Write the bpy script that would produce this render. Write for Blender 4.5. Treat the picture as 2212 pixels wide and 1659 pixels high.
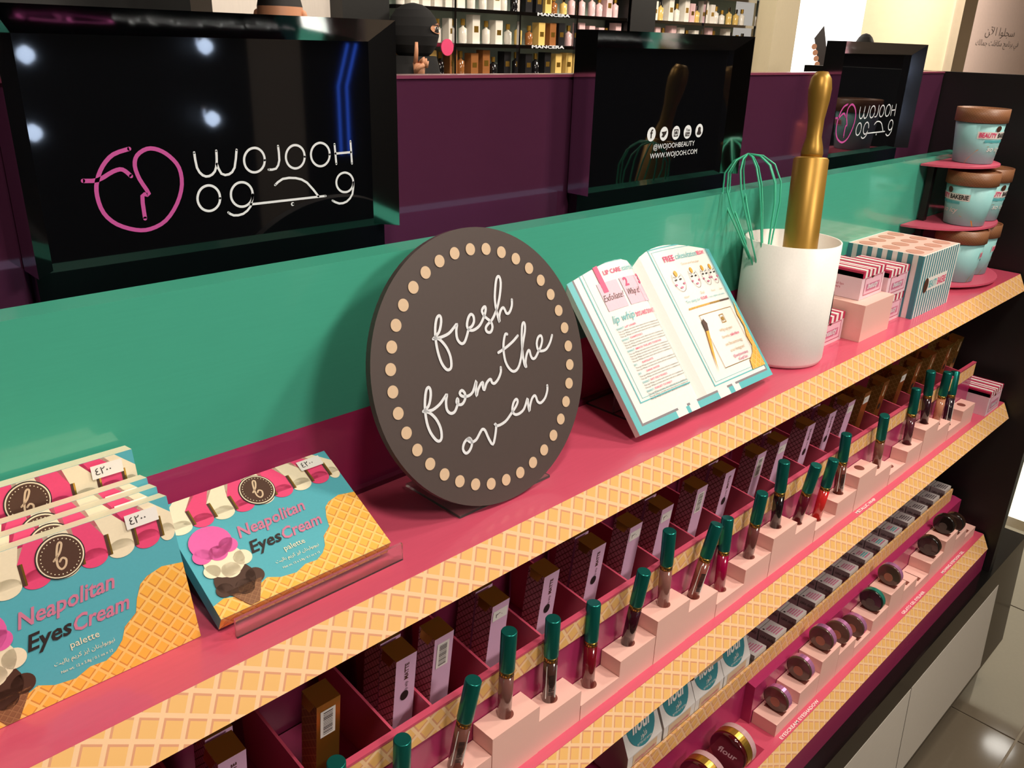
import bpy, math, random
from mathutils import Vector, Matrix
random.seed(4)
S=bpy.context.scene; COL=S.collection
for o in list(bpy.data.objects): bpy.data.objects.remove(o)
cd=bpy.data.cameras.new('camera'); cam=bpy.data.objects.new('camera',cd); COL.objects.link(cam)
cd.sensor_width=36; cd.lens=29.577; cd.clip_start=.03
R=Matrix(((.7161,.2455,-.6534),(-.6973,.2918,-.6547),(.0300,.9244,.3802))).to_quaternion().to_matrix()
cam.matrix_world=Matrix.Translation((0,0,1.65))@R.to_4x4(); S.camera=cam
w=bpy.data.worlds.new('World'); S.world=w; w.use_nodes=True
w.node_tree.nodes['Background'].inputs[0].default_value=(1,.93,.84,1); w.node_tree.nodes['Background'].inputs[1].default_value=.42
S.view_settings.view_transform='Standard'; S.view_settings.look='None'; S.view_settings.exposure=0; S.view_settings.gamma=1
def area(loc,size,e,c,tgt):
    l=bpy.data.lights.new('ceiling_lamp','AREA'); l.size=size; l.energy=e; l.color=c; l.shape='DISK'
    o=bpy.data.objects.new('ceiling_lamp',l); COL.objects.link(o); o.location=loc
    o.rotation_euler=(Vector(tgt)-Vector(loc)).to_track_quat('-Z','Y').to_euler()
WARM=(1,.89,.76)
area((.1,-.2,3.1),.25,19,WARM,(.3,.5,1.1)); area((1.9,-.5,3.1),.3,30,WARM,(1.3,.5,1))
area((3.2,.1,3.1),.3,28,WARM,(1.8,.5,1)); area((1.2,-2.2,3.1),.8,70,(1,.9,.8),(1.0,.4,.8))
area((4.8,2.4,3.1),.8,95,WARM,(4.6,4,1.7)); area((10,2,3.1),1,150,WARM,(10,4,1.8)); area((2.2,2.4,3.1),.4,30,WARM,(2,3.5,1.6))
SIGN_C = (0.549, 0.5848, 1.3386)
SIGN_STROKES = [[(-0.0624, 0.0425), (-0.0544, 0.0472), (-0.0499, 0.0544), (-0.0484, 0.0604), (-0.05, 0.063), (-0.0538, 0.0606), (-0.0575, 0.0523), (-0.0596, 0.0419), (-0.0599, 0.0294), (-0.0581, 0.0181), (-0.0542, 0.0107), (-0.0503, 0.0092), (-0.0471, 0.0118), (-0.0459, 0.0207), (-0.0482, 0.0304), (-0.0531, 0.0384), (-0.0569, 0.0417), (-0.0613, 0.0423), (-0.0522, 0.0422), (-0.0425, 0.0438), (-0.0349, 0.048), (-0.0302, 0.0507), (-0.0327, 0.0444), (-0.0333, 0.0363), (-0.0298, 0.0309), (-0.0252, 0.0312), (-0.0203, 0.0372), (-0.0165, 0.0429), (-0.0119, 0.0448), (-0.0082, 0.0487), (-0.0076, 0.0542), (-0.0107, 0.0567), (-0.0152, 0.0529), (-0.0181, 0.0461), (-0.0156, 0.0415), (-0.0097, 0.0406), (-0.0015, 0.0436), (0.0057, 0.0506), (0.0096, 0.0565), (0.0101, 0.0605), (0.007, 0.0598), (0.0046, 0.0565), (0.0076, 0.0503), (0.0137, 0.0443), (0.0148, 0.0384), (0.0112, 0.034), (0.0068, 0.0349), (0.0054, 0.0384), (0.008, 0.0417), (0.0168, 0.0465), (0.0257, 0.0563), (0.0325, 0.0684), (0.0369, 0.081), (0.0359, 0.0874), (0.0321, 0.0856), (0.0281, 0.0768), (0.0245, 0.0641), (0.0243, 0.0508), (0.0254, 0.0414), (0.0266, 0.0475), (0.0301, 0.0531), (0.034, 0.0551), (0.0357, 0.0525), (0.0373, 0.0483), (0.0413, 0.0485), (0.0462, 0.0543), (0.048, 0.0608)], [(-0.0907, -0.0223), (-0.0837, -0.0191), (-0.0792, -0.0118), (-0.0775, -0.005), (-0.0789, -0.0014), (-0.0822, -0.0032), (-0.0857, -0.011), (-0.0882, -0.0212), (-0.0891, -0.0336), (-0.0872, -0.0442), (-0.0826, -0.053), (-0.0786, -0.0554), (-0.0753, -0.0524), (-0.0745, -0.0434), (-0.0777, -0.0332), (-0.0837, -0.0255), (-0.0891, -0.0227), (-0.0799, -0.0238), (-0.07, -0.0207), (-0.0631, -0.0161), (-0.059, -0.0136), (-0.0618, -0.0201), (-0.0626, -0.0282), (-0.0591, -0.0329), (-0.0539, -0.0328), (-0.0497, -0.0284), (-0.047, -0.0241), (-0.0472, -0.0209), (-0.0492, -0.0241), (-0.0471, -0.0272), (-0.0424, -0.0278), (-0.0378, -0.0237), (-0.0369, -0.0183), (-0.0399, -0.0145), (-0.0433, -0.0167), (-0.0406, -0.0204), (-0.0337, -0.022), (-0.0265, -0.0195), (-0.0194, -0.0096), (-0.0218, -0.0175), (-0.0229, -0.0248), (-0.0193, -0.0191), (-0.0138, -0.014), (-0.0112, -0.0139), (-0.0125, -0.018), (-0.0114, -0.0215), (-0.0069, -0.0156), (-0.0022, -0.0129), (0.0, -0.0135), (0.0005, -0.0167), (0.0039, -0.0183), (0.0099, -0.015), (0.0147, -0.0093), (0.0159, -0.0044)], [(0.0164, 0.0112), (0.0269, 0.0137), (0.0386, 0.0179), (0.0472, 0.0225)], [(0.0329, 0.0271), (0.0303, 0.0276), (0.0267, 0.0215), (0.024, 0.0124), (0.0237, 0.0008), (0.0269, -0.0078), (0.0324, -0.0127), (0.0395, -0.0108), (0.0462, -0.0015), (0.0529, 0.0138), (0.0583, 0.0245), (0.0601, 0.0317), (0.0588, 0.0343), (0.0558, 0.031), (0.052, 0.0179), (0.0497, 0.0026), (0.0495, -0.0092), (0.0515, -0.0123), (0.0515, -0.0077), (0.0546, -0.0005), (0.0582, 0.0037), (0.0603, 0.0032), (0.0607, -0.0019), (0.0627, -0.0059), (0.067, -0.0057), (0.0724, -0.0009), (0.0779, 0.0043), (0.0815, 0.0106), (0.0807, 0.0154), (0.0761, 0.0144), (0.0725, 0.0085), (0.073, 0.0014), (0.0781, -0.001), (0.0854, -0.0004), (0.0925, 0.0052), (0.0975, 0.0123)], [(-0.0408, -0.0655), (-0.044, -0.0636), (-0.0492, -0.0659), (-0.0525, -0.0715), (-0.0504, -0.0765), (-0.046, -0.0764), (-0.0412, -0.0721), (-0.0398, -0.0672), (-0.042, -0.0635), (-0.0446, -0.0642), (-0.041, -0.068), (-0.034, -0.0676), (-0.0271, -0.062), (-0.0233, -0.0596), (-0.0201, -0.0621), (-0.0174, -0.0716), (-0.0135, -0.0787), (-0.0082, -0.0705), (-0.0046, -0.0613), (-0.0062, -0.0585), (-0.0027, -0.0619), (0.0086, -0.0606), (0.0185, -0.0549), (0.0268, -0.0493), (0.0306, -0.0449), (0.0292, -0.0419), (0.0248, -0.0443), (0.021, -0.0512), (0.0229, -0.0567), (0.0293, -0.0579), (0.0377, -0.0548), (0.0452, -0.0454), (0.0445, -0.0517), (0.0446, -0.0593), (0.047, -0.0539), (0.0514, -0.0474), (0.0559, -0.045), (0.0578, -0.0475), (0.0589, -0.0525), (0.0633, -0.0551), (0.0708, -0.0516), (0.0759, -0.0447), (0.0772, -0.0393)]]
LOGO_PINK = [[(0.0714, -0.0953), (0.0578, -0.099), (0.0482, -0.1075), (0.0419, -0.1192), (0.0401, -0.1313), (0.0432, -0.1457), (0.0525, -0.1563), (0.0674, -0.163), (0.0804, -0.1638), (0.0945, -0.1581), (0.1064, -0.1444), (0.1127, -0.1285), (0.1119, -0.1138), (0.1048, -0.1037), (0.0957, -0.0976), (0.0862, -0.0962), (0.0771, -0.1011), (0.0741, -0.1094), (0.0765, -0.1206), (0.0828, -0.1339), (0.077, -0.1349), (0.0767, -0.1543)], [(0.031, -0.1182), (0.0428, -0.1185), (0.0558, -0.1126), (0.0636, -0.1117), (0.0698, -0.1176)]]
LOGO_WHITE = [[(0.1271, -0.1019), (0.1281, -0.115), (0.1326, -0.122), (0.1386, -0.1233), (0.1444, -0.1196), (0.1471, -0.1115), (0.1477, -0.1016)], [(0.1469, -0.1131), (0.1505, -0.1221), (0.1577, -0.1232), (0.1638, -0.1177), (0.1673, -0.102)], [(0.1947, -0.1132), (0.1939, -0.1166), (0.1921, -0.1196), (0.1895, -0.1219), (0.1864, -0.1232), (0.1831, -0.1235), (0.1799, -0.1227), (0.1772, -0.1209), (0.1751, -0.1183), (0.174, -0.1151), (0.1738, -0.1117), (0.1746, -0.1083), (0.1764, -0.1054), (0.1789, -0.1031), (0.1819, -0.1018), (0.1852, -0.1014), (0.1884, -0.1021), (0.1912, -0.1039), (0.1933, -0.1065), (0.1945, -0.1097), (0.1947, -0.1132)], [(0.2096, -0.1011), (0.2099, -0.1142), (0.2058, -0.1218), (0.1979, -0.1221)], [(0.2376, -0.1129), (0.2368, -0.1163), (0.2351, -0.1193), (0.2326, -0.1216), (0.2296, -0.1229), (0.2264, -0.1232), (0.2233, -0.1224), (0.2206, -0.1207), (0.2185, -0.1181), (0.2173, -0.1149), (0.2171, -0.1116), (0.2179, -0.1082), (0.2196, -0.1053), (0.222, -0.1031), (0.2249, -0.1017), (0.2281, -0.1014), (0.2312, -0.1021), (0.234, -0.1038), (0.2361, -0.1063), (0.2373, -0.1095), (0.2376, -0.1129)], [(0.266, -0.1126), (0.2653, -0.1161), (0.2636, -0.1191), (0.261, -0.1215), (0.2579, -0.1229), (0.2545, -0.1232), (0.2512, -0.1224), (0.2484, -0.1205), (0.2462, -0.1179), (0.2449, -0.1147), (0.2446, -0.1112), (0.2454, -0.1079), (0.2471, -0.1049), (0.2496, -0.1026), (0.2527, -0.1012), (0.256, -0.1008), (0.2592, -0.1016), (0.2621, -0.1033), (0.2644, -0.1059), (0.2657, -0.1091), (0.266, -0.1126)], [(0.2721, -0.103), (0.2732, -0.1223)], [(0.2911, -0.1013), (0.2918, -0.1233)], [(0.2727, -0.1122), (0.2911, -0.112)], [(0.1469, -0.1439), (0.146, -0.1474), (0.1441, -0.1504), (0.1414, -0.1527), (0.1382, -0.154), (0.1348, -0.1542), (0.1316, -0.1533), (0.1288, -0.1514), (0.1268, -0.1486), (0.1256, -0.1453), (0.1255, -0.1417), (0.1265, -0.1383), (0.1283, -0.1353), (0.1309, -0.133), (0.134, -0.1317), (0.1374, -0.1314), (0.1406, -0.1323), (0.1434, -0.1342), (0.1455, -0.1369), (0.1467, -0.1402), (0.1469, -0.1439)], [(0.1795, -0.1436), (0.1786, -0.1471), (0.1767, -0.1501), (0.174, -0.1523), (0.1708, -0.1536), (0.1673, -0.1538), (0.164, -0.1529), (0.1612, -0.151), (0.159, -0.1482), (0.1578, -0.145), (0.1577, -0.1415), (0.1585, -0.1381), (0.1604, -0.1352), (0.163, -0.1329), (0.1662, -0.1316), (0.1696, -0.1314), (0.1729, -0.1322), (0.1758, -0.1341), (0.178, -0.1368), (0.1793, -0.1401), (0.1795, -0.1436)], [(0.1795, -0.1436), (0.1763, -0.1544), (0.168, -0.1606), (0.1585, -0.1609), (0.1535, -0.1577)], [(0.1761, -0.1526), (0.2587, -0.1528)], [(0.2035, -0.137), (0.212, -0.132), (0.2263, -0.1324), (0.2385, -0.1379), (0.2504, -0.1524)], [(0.2217, -0.157), (0.2214, -0.1575), (0.2208, -0.1577), (0.2203, -0.1574), (0.2201, -0.1569), (0.2204, -0.1564), (0.221, -0.1562), (0.2215, -0.1565), (0.2217, -0.157)], [(0.2925, -0.1423), (0.2918, -0.1453), (0.2902, -0.1479), (0.2878, -0.1499), (0.2849, -0.1511), (0.2817, -0.1512), (0.2786, -0.1505), (0.2758, -0.1488), (0.2737, -0.1464), (0.2724, -0.1436), (0.2721, -0.1405), (0.2728, -0.1376), (0.2744, -0.135), (0.2767, -0.133), (0.2796, -0.1319), (0.2828, -0.1316), (0.2859, -0.1324), (0.2887, -0.134), (0.2908, -0.1363), (0.2922, -0.1392), (0.2925, -0.1423)], [(0.2927, -0.1423), (0.2908, -0.154), (0.2835, -0.161), (0.2743, -0.162), (0.2666, -0.1583)]]
ICONS = [(1.0017, 1.5305), (1.0313, 1.5297), (1.0606, 1.5296), (1.0897, 1.5295), (1.1195, 1.53)]
ICON_TEXT = [(1.0087, 1.513), (1.1111, 1.511), (1.003, 1.5006), (1.1196, 1.499)]
TUBES = [(-1, (0.4332, 0.501, 0.9459), (0.1353, -0.0981, 0.9859)), (0, (0.5044, 0.501, 0.9685), (0.0102, -0.0188, 0.9998)), (1, (0.5762, 0.501, 0.9455), (0.0055, 0.0056, 1.0)), (2, (0.6475, 0.501, 0.9227), (0.0852, 0.0726, 0.9937)), (3, (0.7203, 0.501, 0.9459), (0.0382, -0.1067, 0.9936)), (4, (0.7926, 0.501, 0.9685), (-0.0147, 0.0127, 0.9998)), (5, (0.865, 0.501, 0.9455), (0.2132, -0.0748, 0.9741)), (6, (0.936, 0.501, 0.9227), (0.0855, 0.0685, 0.994)), (7, (1.0081, 0.501, 0.9459), (-0.0166, -0.068, 0.9975)), (8, (1.0803, 0.501, 0.9685), (-0.0269, 0.0094, 0.9996)), (9, (1.1548, 0.501, 0.9455), (-0.0383, -0.1484, 0.9882)), (10, (1.2277, 0.501, 0.9227), (0.0506, -0.074, 0.996)), (11, (1.2974, 0.501, 0.9459), (-0.0503, 0.0207, 0.9985)), (13, (1.4491, 0.501, 0.9455), (-0.2196, -0.0461, 0.9745)), (15, (1.5859, 0.501, 0.9459), (0.0466, 0.0546, 0.9974)), (16, (1.6584, 0.501, 0.9685), (-0.1177, 0.041, 0.9922)), (17, (1.7295, 0.501, 0.9455), (0.014, -0.0066, 0.9999)), (18, (1.8015, 0.501, 0.9227), (0.2276, 0.1173, 0.9667))]
def lin(c): c=c/255; return c/12.92 if c<=.04045 else ((c+.055)/1.055)**2.4
MC={}
def mat(n,rgb=(200,200,200),rough=.5,metal=0,trans=0,emit=0,coat=0):
    if n in MC: return MC[n]
    m=bpy.data.materials.new(n); m.use_nodes=True; nt=m.node_tree; b=nt.nodes['Principled BSDF']; c=tuple(lin(v) for v in rgb)
    nz=nt.nodes.new('ShaderNodeTexNoise'); nz.inputs['Scale'].default_value=60
    mx=nt.nodes.new('ShaderNodeMix'); mx.data_type='RGBA'
    mx.inputs[6].default_value=(*[v*.95 for v in c],1); mx.inputs[7].default_value=(*[min(1,v*1.05) for v in c],1)
    nt.links.new(nz.outputs[0],mx.inputs[0]); nt.links.new(mx.outputs[2],b.inputs['Base Color'])
    b.inputs['Roughness'].default_value=rough; b.inputs['Metallic'].default_value=metal; b.inputs['Transmission Weight'].default_value=trans; b.inputs['Coat Weight'].default_value=coat
    if trans: b.inputs['IOR'].default_value=1.2
    if emit: b.inputs['Emission Color'].default_value=(*c,1); b.inputs['Emission Strength'].default_value=emit
    MC[n]=m; return m
def grid(n,fill,line,shade,cell,ang,lw=.2,sw=.1,sk=0):
    m=mat(n,fill,.45); nt=m.node_tree; b=nt.nodes['Principled BSDF']; N=nt.nodes.new; L=nt.links.new
    uv=N('ShaderNodeUVMap'); sp=N('ShaderNodeSeparateXYZ'); L(uv.outputs[0],sp.inputs[0])
    def M(op,a,bb):
        x=N('ShaderNodeMath'); x.operation=op
        for i,v in enumerate((a,bb)):
            if isinstance(v,(int,float)): x.inputs[i].default_value=v
            else: L(v,x.inputs[i])
        return x.outputs[0]
    ca,sa=math.cos(ang)/cell,math.sin(ang)/cell
    p=M('FRACT',M('ADD',M('MULTIPLY',sp.outputs[0],ca),M('MULTIPLY',sp.outputs[1],sa)),0)
    q=M('FRACT',M('ADD',M('MULTIPLY',sp.outputs[0],-sa),M('MULTIPLY',sp.outputs[1],ca)),0)
    mn=M('MINIMUM',p,q); isl=M('LESS_THAN',mn,lw); iss=M('LESS_THAN',mn,lw+sw)
    def mix(f,a,c):
        x=N('ShaderNodeMix'); x.data_type='RGBA'; L(f,x.inputs[0])
        for i,v in ((6,a),(7,c)):
            if isinstance(v,tuple): x.inputs[i].default_value=(*[lin(k) for k in v],1)
            else: L(v,x.inputs[i])
        return x.outputs[2]
    L(mix(isl,mix(iss,fill,shade),line),b.inputs['Base Color']); return m
WAF=grid('waffle_print',(238,186,112),(243,201,155),(219,155,116),.0175,math.radians(29))
WAF2=grid('waffle_carton_print',(244,178,70),(246,195,110),(214,140,60),.0095,math.radians(38))
LAT=grid('pink_lattice_card',(228,176,192),(98,52,42),(98,52,42),.0062,math.radians(52),.13,.02)
GLAT=grid('gold_lattice_card',(150,112,50),(190,155,88),(190,155,88),.0075,math.radians(45),.1,.02)
CUPL=grid('brown_wafer_card',(134,88,58),(150,104,70),(120,76,50),.004,.78)
GOLD=mat('gold_foil',(205,160,70),.3,.9); CHR=mat('chrome',(215,215,220),.08,1); BLKG=mat('black_glass',(6,7,10),.04,0,0,0,.5); BLK=mat('black_laminate',(16,15,14),.5)
PINK=mat('coral_pink_laminate',(206,82,108),.25,0,0,0,.3); MAG=mat('magenta_laminate',(166,48,96),.25,0,0,0,.3); PEA=mat('peach_laminate',(240,192,180),.45); GRN=mat('mint_green_acrylic',(74,172,146),.15,0,0,0,.4)
WHT=mat('white_card',(238,234,228),.5); BRN=mat('chocolate_ink',(78,48,34),.5); TEAL=mat('teal_ink',(92,184,190),.5); INKP=mat('pink_ink',(232,70,120),.5); CREAM=mat('cream_ink',(240,226,195),.5); DRK=mat('dark_ink',(40,30,30),.5); TAN=mat('tan_dot_ink',(212,184,152),.5); PALE=mat('pale_pink_card',(236,190,206),.5); ACR=mat('clear_acrylic',(245,240,240),.05,0,.95); GREYW=mat('white_ink',(225,228,232),.5); LOGP=mat('logo_pink_ink',(190,75,150),.5); SKIN=mat('skin',(205,145,110),.5); CLOTH=mat('black_fabric',(15,14,15),.9); PRN=mat('rose_ink',(205,120,150),.5); AMB=mat('amber_ink',(240,170,60),.5)
mat('aqua_card',(84,172,186),.45)
class MB:
    def __init__(s): s.v=[];s.f=[];s.m=[];s.uv=[];s.mats=[]
    def add(s,vs,fs,m,uv=None):
        if m not in s.mats: s.mats.append(m)
        k=len(s.v); s.v+=[tuple(v) for v in vs]; s.uv+=(uv or [(v[0],v[2]) for v in vs])
        for f in fs: s.f.append([i+k for i in f]); s.m.append(s.mats.index(m))
        return s
    def hexa(s,p,m,ms=None):
        F=[(0,3,2,1),(4,5,6,7),(0,1,5,4),(1,2,6,5),(2,3,7,6),(3,0,4,7)]
        for i,f in enumerate(F):
            q=[p[j] for j in f]; e=(Vector(q[1])-Vector(q[0])).length; h=(Vector(q[2])-Vector(q[1])).length
            s.add(q,[(0,1,2,3)],(ms or {}).get(i,m),[(0,0),(e,0),(e,h),(0,h)])
        return s
    def box(s,a,b,c,d,e,f,m,ms=None): return s.hexa([(a,c,e),(b,c,e),(b,d,e),(a,d,e),(a,c,f),(b,c,f),(b,d,f),(a,d,f)],m,ms)
    def prism(s,poly,x0,x1,m):
        n=len(poly); s.add([(x0,*p) for p in poly]+[(x1,*p) for p in poly],[tuple(range(n))[::-1],tuple(range(n,2*n))]+[(i,(i+1)%n,n+(i+1)%n,n+i) for i in range(n)],m); return s
    def lathe(s,pr,m,n=32,c=(0,0,0),axis='Z',close=True):
        vs=[];fs=[];uv=[]
        for r,z in pr:
            for i in range(n):
                a=2*math.pi*i/n; x,y=r*math.cos(a),r*math.sin(a); v=(x,y,z) if axis=='Z' else (z,x,y)
                vs.append((v[0]+c[0],v[1]+c[1],v[2]+c[2])); uv.append((a*.05,z))
        for k in range(len(pr)-1):
            for i in range(n): j=(i+1)%n; fs.append((k*n+i,k*n+j,(k+1)*n+j,(k+1)*n+i))
        if close: fs+=[tuple(range(n))[::-1],tuple((len(pr)-1)*n+i for i in range(n))]
        return s.add(vs,fs,m,uv)
    def tube(s,pts,r,m,n=8):
        P=[Vector(p) for p in pts]; vs=[];fs=[]
        for i,p in enumerate(P):
            t=(P[min(i+1,len(P)-1)]-P[max(i-1,0)]).normalized(); a=t.orthogonal().normalized() if i==0 else (a-t*a.dot(t)).normalized(); b=t.cross(a); rr=r[i] if isinstance(r,(list,tuple)) else r
            vs+=[p+(a*math.cos(2*math.pi*k/n)+b*math.sin(2*math.pi*k/n))*rr for k in range(n)]
        for i in range(len(P)-1):
            for k in range(n): j=(k+1)%n; fs.append((i*n+k,i*n+j,(i+1)*n+j,(i+1)*n+k))
        fs+=[tuple(range(n))[::-1],tuple((len(P)-1)*n+k for k in range(n))]
        return s.add(vs,fs,m)
    def build(s,name,parent=None,smooth=False,bev=0):
        me=bpy.data.meshes.new(name); me.from_pydata(s.v,[],s.f)
        for m in s.mats: me.materials.append(m)
        me.polygons.foreach_set('material_index',s.m)
        u=me.uv_layers.new(name='UVMap').data
        for l in me.loops: u[l.index].uv=s.uv[l.vertex_index]
        if smooth: [setattr(p,'use_smooth',len(p.vertices)<5) for p in me.polygons]
        me.update(); o=bpy.data.objects.new(name,me); COL.objects.link(o)
        if parent: o.parent=parent
        if bev: b=o.modifiers.new('bevel','BEVEL'); b.width=bev; b.segments=2
        return o
TC={}
def txt(s,bold=0):
    if (s,bold) in TC: return TC[(s,bold)]
    c=bpy.data.curves.new('t','FONT'); c.body=s; c.offset=bold; c.resolution_u=2; o=bpy.data.objects.new('t',c); COL.objects.link(o)
    me=o.to_mesh(); v=[(p.co.x,p.co.y) for p in me.vertices]; f=[tuple(p.vertices) for p in me.polygons]; o.to_mesh_clear(); bpy.data.objects.remove(o); bpy.data.curves.remove(c)
    TC[(s,bold)]=(v,f); return v,f
class Ink:
    def __init__(s): s.q=[]
    def P(s,vs,fs,m,l=0): s.q.append((vs,fs,m,l)); return s
    def poly(s,p,m,l=0): return s.P(p,[tuple(range(len(p)))],m,l)
    def rect(s,a,b,c,d,m,l=0):
        n=max(1,min(10,int((b-a)/.012))); vs=[(a+(b-a)*i/n,y) for i in range(n+1) for y in (c,d)]
        return s.P(vs,[(2*i,2*i+2,2*i+3,2*i+1) for i in range(n)],m,l)
    def ell(s,x,y,rx,ry,m,l=0,n=24): return s.poly([(x+rx*math.cos(2*math.pi*i/n),y+ry*math.sin(2*math.pi*i/n)) for i in range(n)],m,l)
    def frame(s,a,b,c,d,t,m,l=0): s.rect(a,b,c,c+t,m,l); s.rect(a,b,d-t,d,m,l); s.rect(a,a+t,c,d,m,l); return s.rect(b-t,b,c,d,m,l)
    def rib(s,pts,w,m,l=0,sm=3):
        P=[Vector((*p,0)) for p in pts]
        if sm>1 and len(P)>2:
            Q=[]
            for i in range(len(P)-1):
                a,b,c,d=P[max(i-1,0)],P[i],P[i+1],P[min(i+2,len(P)-1)]
                for k in range(sm):
                    t=k/sm; Q.append(.5*((2*b)+(c-a)*t+(2*a-5*b+4*c-d)*t*t+(3*b-a-3*c+d)*t**3))
            P=Q+[P[-1]]
        vs=[]
        for i,p in enumerate(P):
            t=(P[min(i+1,len(P)-1)]-P[max(i-1,0)]).normalized(); n=Vector((-t.y,t.x,0))*w/2; vs+=[(p.x+n.x,p.y+n.y),(p.x-n.x,p.y-n.y)]
        s.P(vs,[(2*i,2*i+1,2*i+3,2*i+2) for i in range(len(P)-1)],m,l)
        for e in (P[0],P[-1]): s.ell(e.x,e.y,w/2,w/2,m,l,8)
        return s
    def text(s,t,x,y,wd,m,l=0,bold=0,sh=0,h=None,rot=0):
        v,f=txt(t,bold)
        if not v: return s
        x0=min(p[0] for p in v);x1=max(p[0] for p in v);k=wd/(x1-x0);kh=h/.73 if h else k
        c,sn=math.cos(rot),math.sin(rot); V=[]
        for p in v: a=(p[0]-x0)*k+p[1]*kh*sh; b=p[1]*kh; V.append((x+a*c-b*sn,y+a*sn+b*c))
        return s.P(V,f,m,l)
    def build(s,name,fn,parent):
        b=MB()
        for vs,fs,m,l in s.q: b.add([fn(u,v,.00025*(l+1)) for u,v in vs],fs,m,list(vs))
        return b.build(name,parent)
FRONT=lambda u,v,h:(u,-h,v)
def thing(name,label,cat,loc=(0,0,0),rot=(0,0,0),group=None,kind=None):
    o=bpy.data.objects.new(name,None); COL.objects.link(o); o.location=loc; o.rotation_euler=rot; o.empty_display_size=.02; return tag(o,label,cat,group)
def tag(o,label,cat,group=None):
    o['label']=label;o['category']=cat
    if group:o['group']=group
    return o
def dup(o,label=None):
    r=o.copy(); COL.objects.link(r)
    if label:r['label']=label
    for c in list(o.children):
        d=c.copy();COL.objects.link(d);d.parent=r
        for g in c.children: e=g.copy();COL.objects.link(e);e.parent=d
    return r
def struct(o): o['kind']='structure'; return o
ORD='first second third fourth fifth sixth seventh eighth ninth tenth eleventh twelfth thirteenth fourteenth fifteenth sixteenth seventeenth eighteenth nineteenth twentieth twenty-first twenty-second twenty-third'.split()
# ---------- setting
fl=MB().box(-4,16,-4,4.6,-.05,0,mat('grey_tile_grout',(120,108,92),.3)).build('floor'); struct(fl)
TM=mat('grey_polished_tile',(104,94,80),.07); tme=None
for i in range(8):
    for j in range(7):
        x=-.34+i*.62;y=-1.61+j*.62
        if tme is None: t0=MB().box(0,.614,0,.614,0,.003,TM).build('floor_tile',fl); tme=t0.data; t0.location=(x,y,0)
        else: t1=bpy.data.objects.new('floor_tile',tme);COL.objects.link(t1);t1.parent=fl;t1.location=(x,y,0)
struct(MB().box(-4,16,-4,4.6,3.2,3.25,mat('ceiling_paint',(205,198,188),.8)).build('ceiling'))
CW=mat('cream_wall_paint',(245,225,190),.8)
struct(MB().box(6.9,16,4.05,4.15,0,3.2,CW).build('wall_back')); struct(MB().box(-4,6.9,4.4,4.5,0,3.2,BLK).build('wall_far'))
struct(MB().box(-4,16,-4.1,-4,0,3.2,mat('dark_wall_paint',(52,46,44),.6)).build('wall_front')); struct(MB().box(-4.1,-4,-4,4.6,0,3.2,BLK).build('wall_left')); struct(MB().box(16,16.1,-4,4.6,0,3.2,CW).build('wall_right'))
struct(MB().box(6.72,7.1,3.85,4.05,0,3.2,mat('cream_pillar_paint',(240,225,190),.7)).build('trim_1')); struct(MB().box(1.77,2.34,3.6,3.8,0,3.2,mat('pale_column_paint',(225,215,205),.7)).build('trim_2')); struct(MB().box(2.34,2.6,3.5,3.8,0,3.2,BLK).build('trim_3')); struct(MB().box(11.05,11.45,3.95,4.05,0,3.2,CHR).build('trim_4'))
struct(MB().box(1.5,1.8,-1.7,-1.5,0,3.2,mat('grey_column_paint',(150,140,132),.7)).build('trim_5'))
lb=MB().box(7.15,8.58,3.97,4.05,.5,2.9,mat('lit_white_poster',(255,255,255),.5,0,0,1.6)).build('wall_lightbox'); tag(lb,'glowing white wall poster with a hand holding a phone','poster')
k=Ink(); k.poly([(7.66,1.73),(7.81,1.84),(8.0,1.52),(7.85,1.45)],DRK)
for q in range(4): k.ell(7.68+.035*q,1.66-.05*q,.05,.025,SKIN,1)
k.build('phone_print',lambda u,v,h:(u,3.97-h*8,v),lb)
po=MB().box(11.5,13.9,3.98,4.05,.4,2.9,mat('blush_poster_card',(240,215,205),.6)).build('wall_poster'); tag(po,'blush pink wall poster with grey lettering at far right','poster')
k=Ink();k.text('\ufee6\ufef5\ufe8d \ufe8d\ufeee\ufee0\ufea0\ufeb3',12.0,1.86,1.1,mat('grey_ink',(120,105,100),.6),0,0,0,.1);k.text('\ufeda\ufedf\ufe8e\ufee4\ufe9f \ufe96\ufe8e\ufed3\ufe8e\ufedc\ufee3 \ufe9e\ufee3\ufe8e\ufee7\ufeae\ufe91 \ufef2\ufed3',11.75,1.74,1.6,mat('grey_ink'),0,0,0,.07);k.build('lettering',lambda u,v,h:(u,3.98-h*8,v),po)
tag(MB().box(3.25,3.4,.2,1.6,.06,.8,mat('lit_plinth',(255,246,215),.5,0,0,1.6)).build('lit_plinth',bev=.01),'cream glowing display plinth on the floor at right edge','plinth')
for i,(x,y) in enumerate([(6.1,.8),(2.6,-1.4)]):
    t=thing('ceiling_downlight','round white recessed downlight in ceiling, '+('far' if i==0 else 'near')+' one','light',(x,y,3.19)); MB().lathe([(.1,-.01),(.1,0)],mat('lamp_glow',(255,250,240),.5,0,0,12)).build('lens',t); MB().lathe([(.13,-.005),(.13,.005)],CHR).build('trim_ring',t)
for i,(x,z) in enumerate([(1.10,1.605),(1.10,1.42),(.658,1.58),(.645,1.405)]):
    t=thing('vanity_bulb','bright round vanity bulb, '+ORD[i]+' of the four behind the viewer','light bulb',(x,-.816,z)); MB().lathe([(.004,-.02),(.017,-.01),(.02,0),(.017,.01),(.004,.02)],mat('bulb_glow',(205,225,255),.5,0,0,14),16).build('globe',t,True); MB().lathe([(.01,0),(.01,.03)],CHR,12,(0,-.05,0)).build('socket',t)
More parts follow.
